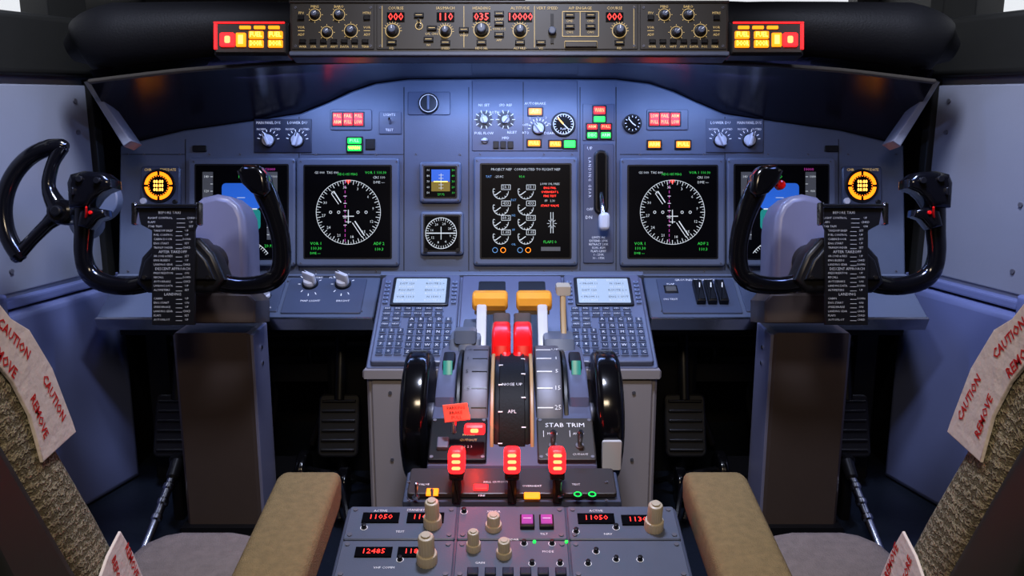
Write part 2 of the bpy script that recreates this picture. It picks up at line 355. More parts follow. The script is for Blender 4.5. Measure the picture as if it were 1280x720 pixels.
for x,y in ((605,150),(632,150)): 
    b.Cy(PF,x,y,10.5,.002,.004,'black_satin',26); b.ticks(PF,x,y,8,12,10,.9,'label',.0045); knob(b,PF,x,y,5.5,ang=random.uniform(0,6),h=.014)
for x,y,t in ((605,132,'N1 SET'),(632,132,'SPD REF'),(618,141,'BOTH'),(605,167,'FUEL FLOW'),(640,166,'RESET'),(632,173,'MFD'),(669,130,'AUTOBRAKE'),(688,167,'DISARM'),(487,144,'LIGHTS'),(487,163,'TEST')):
    b.T(PF,x,y,t,3.2,'label',.0034)
for x in (620,629,638): b.R(PF,x-3.5,177,x+3.5,186,.002,.006,'black_satin',rd=.001)
knob(b,PF,606,176,4,h=.01); knob(b,PF,673,161,7.5,ang=2.2,h=.018); b.ticks(PF,673,161,10,13,9,.9,'label',.003,20,200)
for i,t in enumerate(('RTO','OFF','1','2','3','MAX')):
    a=math.radians(200-i*36); b.T(PF,673+17*math.cos(a),161-16*math.sin(a),t,3,'label',.003)
b.Cy(PF,704,156,15.5,.001,.007,'black_satin',32,rd=.002); b.Cy(PF,704,156,13,.006,.0075,'screen',32); b.Ring(PF,704,156,12,12.7,'label',.0078); b.ticks(PF,704,156,9.5,12,20,.7,'label',.0078); b.L(PF,704,156,697,148,1.4,'e_amberhot',.008); b.L(PF,704,156,711,163,1.2,'label',.008); b.T(PF,704,162,'FLAP',2.6,'label',.0078)
annun(b,PF,661,136,677,144,'e_amber',1,'e_amberhot'); annun(b,PF,660,176,675,183,'e_amber',1,'e_amberhot'); annun(b,PF,687,177,701,184,'e_amber',1,'e_amberhot'); annun(b,PF,705,176,719,185,'e_grn_l',1)
b.R(PF,728,130,768,176,0,.002,'panel_plate',r=1,rd=.001)
annun(b,PF,742,134,756,143,'e_red',1,'e_redhot'); annun(b,PF,742,146,756,153,'e_grn_l'); annun(b,PF,734,156,746,162,'e_red',1,'e_redhot'); annun(b,PF,751,156,763,162,'e_red',1,'e_redhot'); annun(b,PF,734,166,746,173,'e_grn_l',1,'e_white'); annun(b,PF,751,166,763,173,'e_grn_l',1,'e_white')
b.Cy(PF,790,155,12,0,.007,'black_satin',30,rd=.002); b.Cy(PF,790,155,10,.006,.0075,'screen',30); b.ticks(PF,790,155,7.5,9.5,12,.8,'label',.0078); b.L(PF,790,155,785,149,1.2,'label',.008); b.L(PF,790,155,794,158,1.2,'label',.008)
for x0 in (413,808):
    b.R(PF,x0,137,x0+52,163,0,.003,'panel_plate',r=2,rd=.001); screws(b,PF,x0,137,x0+52,163,1.2,3)
    for k in range(3): annun(b,PF,x0+4+k*13,142,x0+15+k*13,157,'e_red',2,'e_redhot')
annun(b,PF,435,173,452,180,'e_grn_l',1,'e_white'); annun(b,PF,435,182,452,189,'e_grn_l',1,'e_amberhot'); b.R(PF,457,174,469,187,0,.004,'black_satin',rd=.001)
annun(b,PF,810,177,825,185,'e_amber',1,'e_amberhot'); annun(b,PF,845,177,862,185,'e_amber',1,'e_amberhot')
b.R(PF,474,140,502,168,0,.003,'panel_plate',r=1,rd=.001); screws(b,PF,474,140,502,168,1.1,3); toggle(b,PF,488,156,3)
for x0,t in ((318,('MAIN PANEL DUS','LOWER DU')),(882,('LOWER DU','MAIN PANEL DUS'))):
    b.R(PF,x0,149,x0+72,191,0,.003,'key' if x0<400 else 'panel_plate',r=1,rd=.001); screws(b,PF,x0,149,x0+72,191,1.2,3)
    for j,dx in enumerate((18,54)):
        b.T(PF,x0+dx,154,t[j],3.4,'label',.0035,maxw=30); b.ticks(PF,x0+dx,176,11,14,8,.9,'label',.0035,10,190); b.T(PF,x0+dx-9,162,'NORM',2.6,'label',.0035); b.T(PF,x0+dx+9,162,'OUTBD',2.6,'label',.0035); knob(b,PF,x0+dx,176,8,ang=1.3 if j else 2,h=.02)
b.R(PF,241,182,259,190,0,.004,'black_satin',r=2,rd=.001); b.R(PF,1030,182,1048,190,0,.004,'black_satin',r=2,rd=.001)
for cx in (200,1074):
    b.R(PF,cx-23,208,cx+27,259,0,.008,'panel_plate',r=5,rd=.003); b.Cy(PF,cx+1,233,21,.007,.011,'black_satin',32,rd=.001); b.Cy(PF,cx+1,233,18,.01,.0115,'screen',32)
    for a0 in (5,95,185,275): b.Ring(PF,cx+1,233,13,17.5,'e_amber',.012,a0,a0+80,seg=12)
    b.ticks(PF,cx+1,233,11.4,12.6,24,1,'e_amber',.012)
    for y in (228,233,238): b.T(PF,cx+1,y,'88:88',4,'e_amberhot',.0124,maxw=18,off=.01)
    b.T(PF,cx-13,213,'CHR',3.2,'label_gold',.0085); b.T(PF,cx+12,213,'TIME/DATE',3.2,'label_gold',.0085,maxw=20); b.Cy(PF,cx-18,252,4,.008,.014,'white_plastic',16,rd=.001); b.Cy(PF,cx+21,253,3,.008,.013,'black_satin',12,rd=.001)
# landing gear lever
b.R(PF,729,180,767,329,0,.003,'panel_plate',r=2,rd=.001); screws(b,PF,729,180,767,329,1.4,4)
b.R(PF,742,188,760,268,.002,.010,'black_satin',r=8,rd=.003,st=2); b.R(PF,746,192,756,264,.009,.0104,'screen',r=4)
k0=PF.loc(751,240); k1=PF.loc(752,281)
b.tube([PF.pt(*k0,.004),PF.pt(k0[0],k0[1]-.03,.03),PF.pt(*k1,.045)],[.004,.0045,.005],'chrome',12,4)
b.R(PF,746,268,759,290,.034,.054,'white_plastic',r=5,rd=.006,st=3)
b.T(PF,737,222,'L A N D I N G   G E A R',3.4,'label',.0036,rot=-pi/2); b.T(PF,737,186,'UP',4,'label',.0036); b.T(PF,736,272,'DN',4,'label',.0036); b.T(PF,737,262,'OFF',3.4,'label',.0036)
for k in range(7): b.T(PF,748,297+k*4.3,['LIMITS IAS','EXTEND 270K','RETRACT 235K','320K-.82M','FLAPS LIMIT','1 - 250K','30 - 175K'][k],2.6,'label',.0036,maxw=24)
P.append(b)
# lower ledge
A=W(640,345,1.755); Bq=W(640,397,1.66); LF=Fr(Bq,XR,A-Bq); hL=(A-Bq).length
b=MB('lower_shelf')
for x0,x1 in ((-.785,-.262),(.262,.785)):
    b.prism(LF,rr((x0+x1)/2,hL/2,x1-x0,hL,0),-.012,0,'panel_blue',.002,st=1)
    b.prism(LF,rr((x0+x1)/2,-.003,x1-x0,.006,0),-.026,.002,'chrome',.001,st=1)
    b.prism(LF,rr((x0+x1)/2,hL-.002,x1-x0,.006,0),-.01,.005,'bezel',.001,st=1)
for s in (-1,1):
    def mx(x): return x if s<0 else 1279-x
    a,c=sorted((mx(357),mx(455))); b.R(LF,a,349,c,392,0,.003,'panel_plate',r=2,rd=.001); screws(b,LF,a,349,c,392,1.3,3)
    a,c=sorted((mx(322),mx(352))); b.R(LF,a,352,c,390,0,.003,'panel_plate',r=2,rd=.001)
for x in (388,429): knob(b,LF,x,357,9,ang=2.6,h=.026); b.ticks(LF,x,357,12,15,8,1,'label',.004,20,340); b.T(LF,x,378,'MAP LIGHT' if x<400 else 'BRIGHT',3.4,'label',.004)
b.T(LF,408,349,'OUTBD      FLOOD',3.2,'label',.004); knob(b,LF,333,372,6,ang=1,h=.014); b.T(LF,335,386,'PULL',3.2,'label',.004)
b.T(LF,868,352,'GROUND PROXIMITY',3.6,'label',.004); b.T(LF,838,357,'FLAP',3.2,'label',.004); b.T(LF,838,376,'SYS TEST',3.2,'label',.004); annun(b,LF,832,360,845,366,'e_grey')
for x in (873,887,901): b.R(LF,x-5.5,356,x+5.5,382,.002,.016,'black_satin',r=1,rd=.003); b.L(LF,x,361,x,367,1.2,'label',.0166)
P.append(b)
b=MB('under_beam')
b.box(-.78,-.25,1.69,1.73,.345,.372,'foot_dark',.004); b.box(.25,.78,1.69,1.73,.345,.372,'foot_dark',.004)
P.append(b)
group('instrument_panel',P)
# ================================================================== GLARESHIELD
P=[]
b=MB('padded_cowl')
pts=[(102,58),(114,54),(150,50),(250,43),(350,36),(440,34),(640,34)]; rr_=[.036,.052,.064,.056,.046,.045,.045]
pp=pts+[(1280-x,y) for x,y in pts[-2::-1]]; rad=rr_+rr_[-2::-1]
b.tube([W(x,y,1.57) for x,y in pp],rad,'black_pad',24,5,sq=1.0)
p2=[(130,58)]+pts[2:]; r2=[.036]+rr_[2:]
b.tube([W(x,y,1.63) for x,y in p2+[(1280-x,y) for x,y in p2[-2::-1]]],[r*.98 for r in r2+r2[-2::-1]],'black_pad',24,3,sq=1.3)
lip=[(112,101),(160,95),(230,87),(300,82),(362,78),(420,76),(470,75),(510,75),(640,75)]
lip=lip+[(1280-x,y) for x,y in lip[-2::-1]]
b.tube([W(x,y+1,1.535) for x,y in lip],.0045,'mcp_grey',10,3)
P.append(b)
b=MB('cowl_underside')
L0=[W(x,y+1,1.54) for x,y in lip]; L1=[W(x,y,1.765) for x,y in top]; n=len(lip)
vs=L0+[p+(L1[i]-p)*.5+UP*.012 for i,p in enumerate(L0)]+L1+[p+UP*.03 for p in L1]+[p+UP*.02 for p in L0]
fs=[]
for r in range(4):
    for i in range(n-1): fs.append((r*n+i,r*n+i+1,(r+1)*n+i+1,(r+1)*n+i))
b.add(vs,fs,'under_pad')
for s in (-1,1):
    q=[(104,102),(111,100),(164,176),(154,183)]
    if s>0: q=[(1280-x,y) for x,y in q]
    b.Pg(perp(1.62),q,-.05,0,'wall_grey',.003,True)
P.append(b)
b=MB('cowl_deck')
b.box(-.72,.72,1.60,2.08,.90,.93,'black_pad',.01); P.append(b)
group('glareshield',P)
# MCP
MF=perp(1.47); wm=.003
b=MB('panel_body')
b.R(MF,362,1,911,71,-.04,0,'mcp_grey',r=2,rd=.003)
b.R(MF,362,65,911,70,0,.004,'bezel',r=1,rd=.001); b.R(MF,362,1,911,4,0,.003,'mcp_grey',rd=.001)
MS=Fr(MF.pt(0,0,.002),MF.ex,MF.ey)
for x0,x1 in ((365,468),(471,797),(800,908)): b.R(MF,x0,5,x1,62,0,.002,'mcp_grey',r=1,rd=.0008); screws(b,MS,x0,5,x1,62,1.6,4.5)
b2=MB('knobs_and_displays')
def eff(x0,s):
    for x,y,r in ((27,19,5.5),(57,19,5.5),(72,39,6.5),(42,41,5.5)):
        b2.Ring(MF,x0+x,y,r+1.5,r+2.1,'label_gold',wm); b2.Cy(MF,x0+x,y,r,.002,.006,'black_satin',22,rd=.001); b2.Cy(MF,x0+x,y,r*.7,.005,.014,'bezel',24,rd=.002,gear=.06); b2.L(MF,x0+x,y,x0+x+r*.5,y-r*.4,.8,'label',.0143)
        b2.ticks(MF,x0+x,y,r+3,r+4.6,8,.6,'label_gold',wm)
    for k in range(7): b2.R(MF,x0+8+k*13,50,x0+16+k*13,55,.002,.006,'black_satin',rd=.001); b2.T(MF,x0+12+k*13,59,['WXR','STA','WPT','ARPT','DATA','POS','TERR'][k],2.8,'label_gold',wm)
    b2.T(MF,x0+27,9,'MINS',3.2,'label_gold',wm); b2.T(MF,x0+57,9,'BARO',3.2,'label_gold',wm)
    for x in (10,92): b2.T(MF,x0+x,17,'FPV' if x<50 else 'MTRS',3,'label_gold',wm); b2.R(MF,x0+x-4,20,x0+x+4,26,.002,.006,'black_satin',rd=.001); b2.T(MF,x0+x,35,'VOR',3,'label_gold',wm); b2.L(MF,x0+x-4,39,x0+x+4,39,.6,'label_gold',wm); b2.T(MF,x0+x,44,'ADF',3,'label_gold',wm)
eff(367,1); eff(803,1)
for x,t,l in ((495,'000','COURSE'),(557,'110','IAS/MACH'),(602,'035','HEADING'),(650,'10000','ALTITUDE'),(768,'000','COURSE'),(684,'','VERT SPEED'),(725,'','A/P ENGAGE')):
    b2.T(MF,x,11,l,3.6,'label_gold',wm)
    if t: b2.R(MF,x-(15 if len(t)>3 else 11),16,x+(15 if len(t)>3 else 11),28,.002,.003,'screen'); b2.T(MF,x,22,t,9,'e_redtxt',.0034,off=.004)
for x,y,r in ((491,39,7),(557,40,6),(602,38,8),(650,39,7),(774,39,7)):
    b2.Ring(MF,x,y,r+1.5,r+2.2,'label_gold',wm); b2.ticks(MF,x,y,r+2.6,r+4.6,10,.6,'label_gold',wm,0,180); b2.Cy(MF,x,y,r,.002,.007,'black_satin',26,rd=.001); b2.Cy(MF,x,y,r*.72,.006,.018,'bezel',28,rd=.002,gear=.05); b2.L(MF,x,y,x,y-r*.6,.9,'label',.0184)
for x,y,t in ((524,22,'A/T'),(536,52,'N1'),(557,56,'SPEED'),(580,40,'VNAV'),(602,56,'HDG SEL'),(624,20,'LNAV'),(624,32,'VORLOC'),(624,46,'APP'),(650,56,'ALT HLD'),(676,56,'V/S'),(712,22,'CMD'),(738,22,'CMD'),(712,36,'CWS'),(738,36,'CWS'),(490,56,'F/D'),(774,56,'F/D'),(540,38,'LVL CHG')):
    b2.R(MF,x-6,y-5,x+6,y+1,.002,.006,'black_satin',rd=.001); b2.T(MF,x,y+5,t,2.8,'label_gold',wm); b2.L(MF,x-4,y-2,x+4,y-2,.7,'label_gold',.0064)
for q in ((703,15,748,15),(703,15,703,46),(748,15,748,46),(703,46,748,46),(725,15,725,46),(706,52,746,52),(706,52,706,60),(746,52,746,60)): b2.L(MF,*q,.7,'label_gold',wm)
b2.R(MF,706,53,746,60,.002,.007,'mcp_grey',rd=.001); b2.R(MF,688,18,692,55,.002,.004,'black_satin'); b2.Cy(MF,690,40,5,.002,.012,'bezel',20,rd=.002,gear=.08)
toggle(b2,MF,524,32,2.4); b2.Ring(MF,524,33,4,4.8,'label_gold',wm)
for x in(478,580,668,792): b2.L(MF,x,8,x,60,.6,'label_gold',wm)
group('autopilot_control_panel',[b,b2])
for s in (-1,1):
    def mx(x): return x if s<0 else 1272-x
    def rc(b,x0,y0,x1,y1,*a,**k):
        x0,x1=sorted((mx(x0),mx(x1))); b.R(MF,x0,y0,x1,y1,*a,**k)
    b=MB('housing'); rc(b,267,26,360,69,-.035,-.001,'black_satin',r=2,rd=.003); rc(b,270,29,357,66,-.002,.002,'mcp_grey',r=1,rd=.001)
    c=MB('lamps')
    rc(c,268,30,272,62,.001,.004,'e_red',rd=.001); rc(c,268,28,356,29.5,.001,.004,'e_red',rd=.0005)
    rc(c,276,42,294,59,.001,.006,'e_red',r=2,rd=.001); rc(c,282,46,289,55,.005,.0064,'e_redhot',r=2)
    rc(c,296,42,308,59,.001,.006,'e_amber',r=1,rd=.001); rc(c,299,45,305,56,.005,.0064,'e_amberhot')
    for i,x in enumerate((312,336)):
        for y in (40,51): rc(c,x,y,x+18,y+9,.001,.006,'e_amber',r=1,rd=.001); c.T(MF,mx(x+9),y+4.5,'FUEL' if y<50 else 'DOOR',6,'e_amberhot',.0064,maxw=15,off=.02)
    for x in (300,318,336): rc(c,x,33,x+14,37,.001,.004,'e_amber',r=1)
    group('warning_light_panel',[b,c])
# ================================================================== CONTROL COLUMNS
YF=perp(1.42); ky=1.42/FP
for s in (-1,1):
    dx=0 if s<0 else -4
    def mx(x): return x if s<0 else 1279-x+dx
    def Y(x,y,w=0): 
        u,v=YF.loc(mx(x),y); return YF.pt(u,v,w)
    b=MB('yoke_wheel')
    path=[(117,238),(112,262),(109,290),(106,318),(111,340),(128,353),(160,358),(195,351),(228,346),(265,351),(300,357),(334,353),(350,338),(353,308),(347,275),(336,245),(325,222)]
    rad=[14,13,12,11,12,12,11,12,13,12,11,12,12,11.5,12.5,14,12]
    ws=[.02,.015,.01,.005,0,0,0,0,0,0,0,0,0,.005,.01,.015,.02]
    b.tube([Y(x,y,w) for (x,y),w in zip(path,ws)],[r*ky for r in rad],'black_gloss',18,5,sq=.85)
    def yp(pts,w0,w1,m,rd=.004): b.Pg(YF,[(mx(x),y) for x,y in pts],w0,w1,m,rd,True,st=3)
    yp([(98,232),(102,221),(118,217),(142,219),(152,227),(153,238),(140,243),(132,250),(124,262),(100,262)],-.005,.042,'black_gloss',.009)
    yp([(112,264),(126,261),(142,264),(143,272),(132,276),(122,288),(108,284)],.0,.034,'black_gloss',.006)
    yp([(304,217),(313,209),(332,211),(341,222),(344,242),(338,250),(322,244),(310,232)],-.005,.04,'black_gloss',.008)
    b.Cy(YF,mx(116),228,4,.042,.047,'black_satin',18,rd=.001); b.Cy(YF,mx(138),230,4,.042,.049,'black_satin',18,rd=.001); b.Cy(YF,mx(126),268,2.5,.033,.037,'red_lever',14,rd=.001); b.R(YF,mx(108)-2,238,mx(108)+2,248,.042,.048,'black_satin',r=2,rd=.001)
    b.tube([Y(118,275,.03),Y(122,270,.038),Y(124,262,.043)],.0018,'red_lever',8,3)
    if s>0: b.Cy(YF,mx(304),233,6,.012,.026,'red_lever',20,rd=.004)
    yp([(176,354),(183,322),(203,300),(226,296),(255,298),(273,318),(287,350),(272,366),(190,366)],-.03,.022,'black_satin',.008)
    yp([(183,350),(190,326),(206,310),(250,308),(266,326),(276,350)],.018,.03,'black_satin',.004)
    for x in (190,268): b.Cy(YF,mx(x),347,2.5,.02,.032,'chrome',12)
    u,v=YF.loc(mx(240),325); b.tube([YF.pt(u,v,-.02),YF.pt(u,v,-.09)],.03,'black_satin',24,1)
    c=MB('checklist_card')
    xa,xb=sorted((mx(180),mx(262)))
    c.R(YF,xa,258,xb,263,.034,.046,'chrome',r=2,rd=.002)
    for xx in (182,260): c.R(YF,mx(xx)-3,256,mx(xx)+3,284,.034,.046,'chrome',r=2,rd=.002)
    c.Pg(YF,[(mx(185),263),(mx(257),263),(mx(257),283),(mx(254),290),(mx(202),290),(mx(189),283)],.034,.04,'black_satin',.001)
    xa,xb=sorted((mx(202),mx(254))); c.R(YF,xa,284,xb,405,.033,.039,'black_satin',r=1,rd=.0006)
    xm=mx(228); c.T(YF,xm-4,268.5,'BEFORE TAXI',3.2,'paper',.0405,maxw=50)
    rows=['FLIGHT CONTROL','FLAPS','STAB TRIM','TAKEOFF BRIEF','FUEL CONTROL','CABIN DOOR','ENG START','TRANSPONDER','*AFTER TAKEOFF*','AIR COND & PRESS','ENG BLEEDS','LANDING GEAR','*DESCENT APPROACH*','PRESSURIZATION','RECALL','AUTOBRAKE','LANDING DATA','ALTIMETERS','*LANDING*','CABIN','ENG START','SPEEDBRAKE','LANDING GEAR','FLAPS','AUTOPILOT']
    for i,t in enumerate(rows):
        y=275+i*5.15; ww=46 if i>2 else 60
        if t[0]=='*': c.T(YF,xm,y,t.strip('*'),3.3,'paper',.0405,maxw=42)
        else:
            c.T(YF,xm-ww/2,y,t,2.5,'paper',.0405,al='L',maxw=ww*.5); c.L(YF,xm+ww*.08,y+1,xm+ww*.25,y+1,.5,'paper',.0405); c.T(YF,xm+ww*.37,y,random.choice(['SET','CHKD','ON','DOWN','UP']),2.5,'paper',.0405,maxw=ww*.2)
    d=MB('column_post')
    xi,xo=s*.462,s*.600
    d.box(xi,xo,1.50,1.60,.0,.40,'col_front',.006)
    d.box(xi+s*-.004,xi+s*.004,1.505,1.595,.03,.395,'col_head',.001)  # lighter plate: light on the inboard face put into the colour
    for z in (.36,.33,.05): d.disc(xi-s*.006,xi,1.55,z,.004,'chrome',seg=10)
    d.box(xi-s*.012,xo+s*.012,1.485,1.615,.0,.035,'black_satin',.006)
    HF=perp(1.51)
    arch=[(236,402),(236,272),(241,256),(252,246),(270,242),(286,245),(298,255),(305,270),(307,290),(310,402)]
    d.Pg(HF,[(mx(x),y) for x,y in arch],-.09,.0,'col_head',.012,True,st=4)
    d.Pg(HF,[(mx(x),y) for x,y in [(213,404),(213,376),(236,366),(312,366),(321,376),(321,404)]],-.085,.006,'col_front',.005,True)
    group('control_column',[b,c,d])
# ================================================================== TILLER
b=MB('wheel_rim'); TF=perp(1.44)
def TW(x,y,w=0): u,v=TF.loc(x,y); return TF.pt(u,v,w)
cx,cy=80,264
arc=[(cx-77*math.sin(math.radians(a))*.98,cy-82*math.cos(math.radians(a))) for a in range(0,140,12)]
b.tube([TW(x,y) for x,y in arc],[.011]+[.0135]*(len(arc)-2)+[.014],'black_gloss',14,3)
b.tube([TW(78,184),TW(66,205),TW(61,235),TW(74,262)],[.011,.010,.011,.018],'black_gloss',14,5)
b.tube([TW(20,322),TW(40,300),TW(60,280),TW(76,266)],[.011,.010,.011,.018],'black_gloss',14,5)
b.Cy(TF,78,265,16,-.02,.015,'black_gloss',32,rd=.006); b.Cy(TF,78,265,7,.014,.024,'black_satin',24,rd=.003)
c=MB('mount'); c.tube([TW(78,265,-.01),TW(72,268,-.10),TW(50,270,-.16)],[.018,.02,.03],'bezel',20,3)
c.Cy(TF,80,240,30,-.13,-.11,'bezel',28,rd=.004)
group('steering_tiller',[b,c])
# ================================================================== CENTRE BAY + KEYPADS
P=[]
sT=Vector((0,1.641,.470)); sB=Vector((0,1.418,.357)); CF=Fr(sB,XR,sT-sB); hC=(sT-sB).length
b=MB('bay_cabinet')
b.xp([(1.418,0),(1.80,0),(1.80,.30),(1.66,.46),(1.641,.466),(1.418,.353)],-.245,.245,'cab_grey',.004,1)
b.prism(CF,rr(0,hC/2,.492,hC,.006),-.01,.004,'cdu_body',.002,st=1)
for s in (-1,1):
    b.box(s*.236,s*.175,1.412,1.42,.04,.34,'cab_grey',.002); 
    for z in (.32,.2,.07): b.prism(Fr((s*.205,1.412,z),XR,(0,0,1),True),rr(0,0,.006,.006,.003),0,.002,'silver')
b.box(-.25,.25,1.408,1.425,.345,.36,'cab_grey',.003)
P.append(b)
b=MB('top_trim'); b.prism(CF,rr(0,hC+.006,.50,.012,0),-.005,.008,'bezel',.002); P.append(b)
group('center_electronics_bay',P)
for s in (-1,1):
    G=CF.sub(s*.168,hC/2,.004); b=MB('keypad_body'); b.prism(G,rr(0,0,.142,.238,.006),0,.010,'cdu_body',.003,st=2)
    b.prism(G,rr(0,.066,.106,.082,.004),.009,.014,'black_satin',.002); b.prism(G,rr(0,.066,.094,.070,.002),.013,.0146,'e_cduscr')
    c=MB('keys_and_text')
    for i in range(7):
        for xx,t in ((-.026,random.choice(['< FROM 11','VOR 110.3','POS INIT','SEL DATA','DIST 120'])),(.026,random.choice(['ENG 1 OUT','1045Z 26.4','N 1540.1','ROUTE 2 >']))):
            c.T(G,xx,.095-i*.0096,t,.0050,'key' if i%2 else 'e_white',.0149,maxw=.036,off=0)
    for sx in (-1,1):
        for k in range(6):
            c.prism(G,rr(sx*.062,.092-k*.0115,.009,.006,.001),.01,.0145,'key_edge',.001); c.prism(G,rr(sx*.062,.092-k*.0115,.005,.002,0),.0145,.0148,'key')
    def key(x,y,w,h,t,hh=.0045):
        c.prism(G,rr(x,y,w,h,.0015),.009,.0130,'key_edge',.0005,st=1); c.prism(G,rr(x,y,w*.86,h*.80,.0012),.0125,.0145,'key',.0004,st=1)
        if t: c.T(G,x,y,t,hh,'label',.0148,maxw=w*.72)
    names=['INIT','RTE','CLB','CRZ','DES','MENU','LEGS','DEP','HOLD','PROG','EXEC','N1','FIX','PREV','NEXT']
    for i in range(6): key(-.055+i*.0185,.015,.0165,.0115,names[i],.0034)
    for i in range(6): key(-.055+i*.0185,.001,.0165,.0115,names[6+i],.0034)
    for r in range(2):
        for q in range(2): key(-.055+q*.0185,-.013-r*.014,.0165,.0115,names[12+r+q if r+q<3 else 14],.0034)
    for r in range(4):
        for q in range(3): key(-.057+q*.0155,-.044-r*.0175,.013,.0135,'123456789.0-'[r*3+q],.006)
    al='ABCDEFGHIJKLMNOPQRSTUVWXYZ_/<C'
    for r in range(6):
        for q in range(5): key(-.009+q*.0162,-.0145-r*.0168,.0135,.0135,al[r*5+q],.006)
    group('flight_computer_keypad',[b,c])
# ================================================================== THROTTLE QUADRANT
P=[]
b=MB('quadrant_housing')
b.xp([(1.088,0),(1.415,0),(1.415,.382),(1.36,.375),(1.21,.375),(1.165,.362),(1.09,.328),(1.088,.32)],-.113,.113,'quad',.004,2)
QF=CF.sub(0,hC/2,.004)
b.prism(QF,rr(0,.0,.186,.236,.004),0.0005,.008,'quad',.002)
for x in (-.037,.037): b.prism(QF,rr(x,0,.05,.20,.004),.007,.009,'black_satin',.0005)
for s in (-1,1):
    b.disc(s*.034,s*.072,1.285,.302,.131,'silver',.004,64,2)
    b.disc(s*.074,s*.080,1.285,.300,.126,'black_satin',.001,48,1)
    b.xp([(1.19,.34),(1.42,.34),(1.42,.40),(1.35,.415),(1.25,.408),(1.20,.385)],s*.082,s*.111,'quad',.004,2)
    b.xp([(1.245,.39),(1.30,.39),(1.295,.425),(1.26,.42)],s*.086,s*.104,'black_satin',.003); b.xp([(1.243,.405),(1.25,.4),(1.258,.422),(1.252,.424)],s*.088,s*.102,'teal',.001)
    b.xp([(1.33,.40),(1.41,.40),(1.40,.43),(1.35,.43)],s*.05,s*.10,'bezel',.005)
    for k in range(6):
        a=math.radians(22+k*13)
        fr=Fr((s*.053,1.285-.131*math.cos(a),.302+.131*math.sin(a)),XR,(0,math.sin(a),math.cos(a)),True)
        b.prism(fr,rr(s*-.006,0,.022,.0016,0),-.001,.0006,'label' if s>0 else 'black_satin'); b.T(fr,s*.012,.0,['40','25','15','5','1','UP'][k],.007,'label' if s>0 else 'black_satin',.001)
b.disc(-.026,.026,1.25,.292,.136,'black_satin',.004,72,2)
b.disc(-.030,-.025,1.25,.292,.139,'tan',.001,72,1); b.disc(.025,.030,1.25,.292,.139,'tan',.001,72,1)
b.disc(-.018,.018,1.25,.292,.1385,'black_pad',.001,72,1)
for k in range(9):
    a=math.radians(14+k*9); fr=Fr((0,1.25-.1385*math.cos(a),.292+.1385*math.sin(a)),XR,(0,math.sin(a),math.cos(a)),True)
    b.prism(fr,rr(-.016 if k%2 else .016,0,.006,.0015,0),-.001,.0006,'label')
    if k in(3,5): b.T(fr,0,0,'APL' if k==3 else 'NOSE UP',.005,'label',.0008,maxw=.03)
A=Vector((0,1.09,.328)); B2=Vector((0,1.165,.362)); SF=Fr(A,XR,B2-A)
for s in (-1,1):
    G=SF.sub(s*.073,.043,.001); b.prism(G,rr(0,0,.078,.078,.003),0,.006,'mcp_grey' if s>0 else 'black_satin',.002)
    for x in(-.034,.034):
        for y in(-.034,.034): b.prism(G,rr(x,y,.005,.005,.0025),.006,.007,'silver')
    if s>0:
        b.T(G,0,.024,'STAB TRIM',.008,'label',.0064); 
        for x,t in ((-.018,'MAIN'),(.018,'AUTO')):
            b.T(G,x,.008,t,.004,'label',.0064); b.prism(G,rr(x,-.014,.012,.012,.006),.006,.008,'silver',.001); b.tube([G.pt(x,-.014,.006),G.pt(x,-.012,.03)],[.003,.0045],'chrome',12,1); b.T(G,x,-.03,'CUTOUT',.0035,'label',.0064)
            b.L(G,x-.012,.014,x-.012,.002,.0006,'label',.0064)
    else:
        b.T(G,.014,.006,'HORN',.004,'label_gold',.0064); b.T(G,.014,-.004,'CUTOUT',.004,'label_gold',.0064); b.prism(G,rr(-.02,-.012,.016,.02,.002),.006,.012,'bezel',.002); b.T(G,.014,-.016,'1 2 3',.004,'label',.0064)
P.append(b)
b=MB('thrust_levers')
for s in (-1,1):
    x=s*.037
    b.xp([(1.36,.40),(1.385,.40),(1.455,.452),(1.45,.475),(1.43,.470)],x+s*.005,x+s*.022,'white_plastic',.003)
    b.xp([(1.428,.466),(1.432,.457),(1.452,.455),(1.466,.465),(1.468,.477),(1.458,.486),(1.44,.486),(1.430,.478)],x-.030,x+.030,'orange_lever',.006,3)
    b.xp([(1.432,.456),(1.458,.456),(1.453,.449),(1.436,.449)],x-.026,x+.026,'tan',.002)
    b.xp([(1.33,.41),(1.36,.41),(1.37,.468),(1.345,.474)],s*.003,s*.030,'silver',.003)
    b.xp([(1.262,.408),(1.32,.40),(1.345,.44),(1.338,.462),(1.305,.458),(1.275,.440)],s*.002,s*.031,'red_lever',.006,3)
    b.xp([(1.235,.41),(1.27,.41),(1.28,.432),(1.25,.430)],s*.001,s*.016,'red_lever',.004,2)
b.xp([(1.39,.41),(1.46,.42),(1.462,.435),(1.40,.432)],-.082,-.055,'bezel',.003)
P.append(b)
b=MB('speedbrake_and_flap_levers')
b.xp([(1.36,.40),(1.39,.40),(1.43,.452),(1.445,.495),(1.425,.495),(1.41,.46)],.080,.089,'tan',.002)
b.xp([(1.42,.485),(1.455,.485),(1.455,.500),(1.42,.500)],.073,.098,'beige_knob',.004,2)
b.xp([(1.33,.40),(1.36,.40),(1.365,.43),(1.345,.435)],-.085,-.06,'bezel',.004); b.xp([(1.34,.425),(1.37,.425),(1.37,.445),(1.345,.445)],-.092,-.056,'bezel',.005)
P.append(b)
b=MB('trim_wheels')
for s in (-1,1):
    b.disc(s*.120,s*.158,1.261,.3365,.098,'black_gloss',.010,64,4); b.disc(s*.158,s*.161,1.261,.3365,.075,'black_satin',.001,48,1); b.disc(s*.113,s*.166,1.261,.3365,.018,'silver',.003,24,2)
b.xp([(1.158,.292),(1.17,.292),(1.163,.335),(1.156,.335)],.126,.154,'white_plastic',.003,2)
P.append(b)
b=MB('parking_brake_tag')
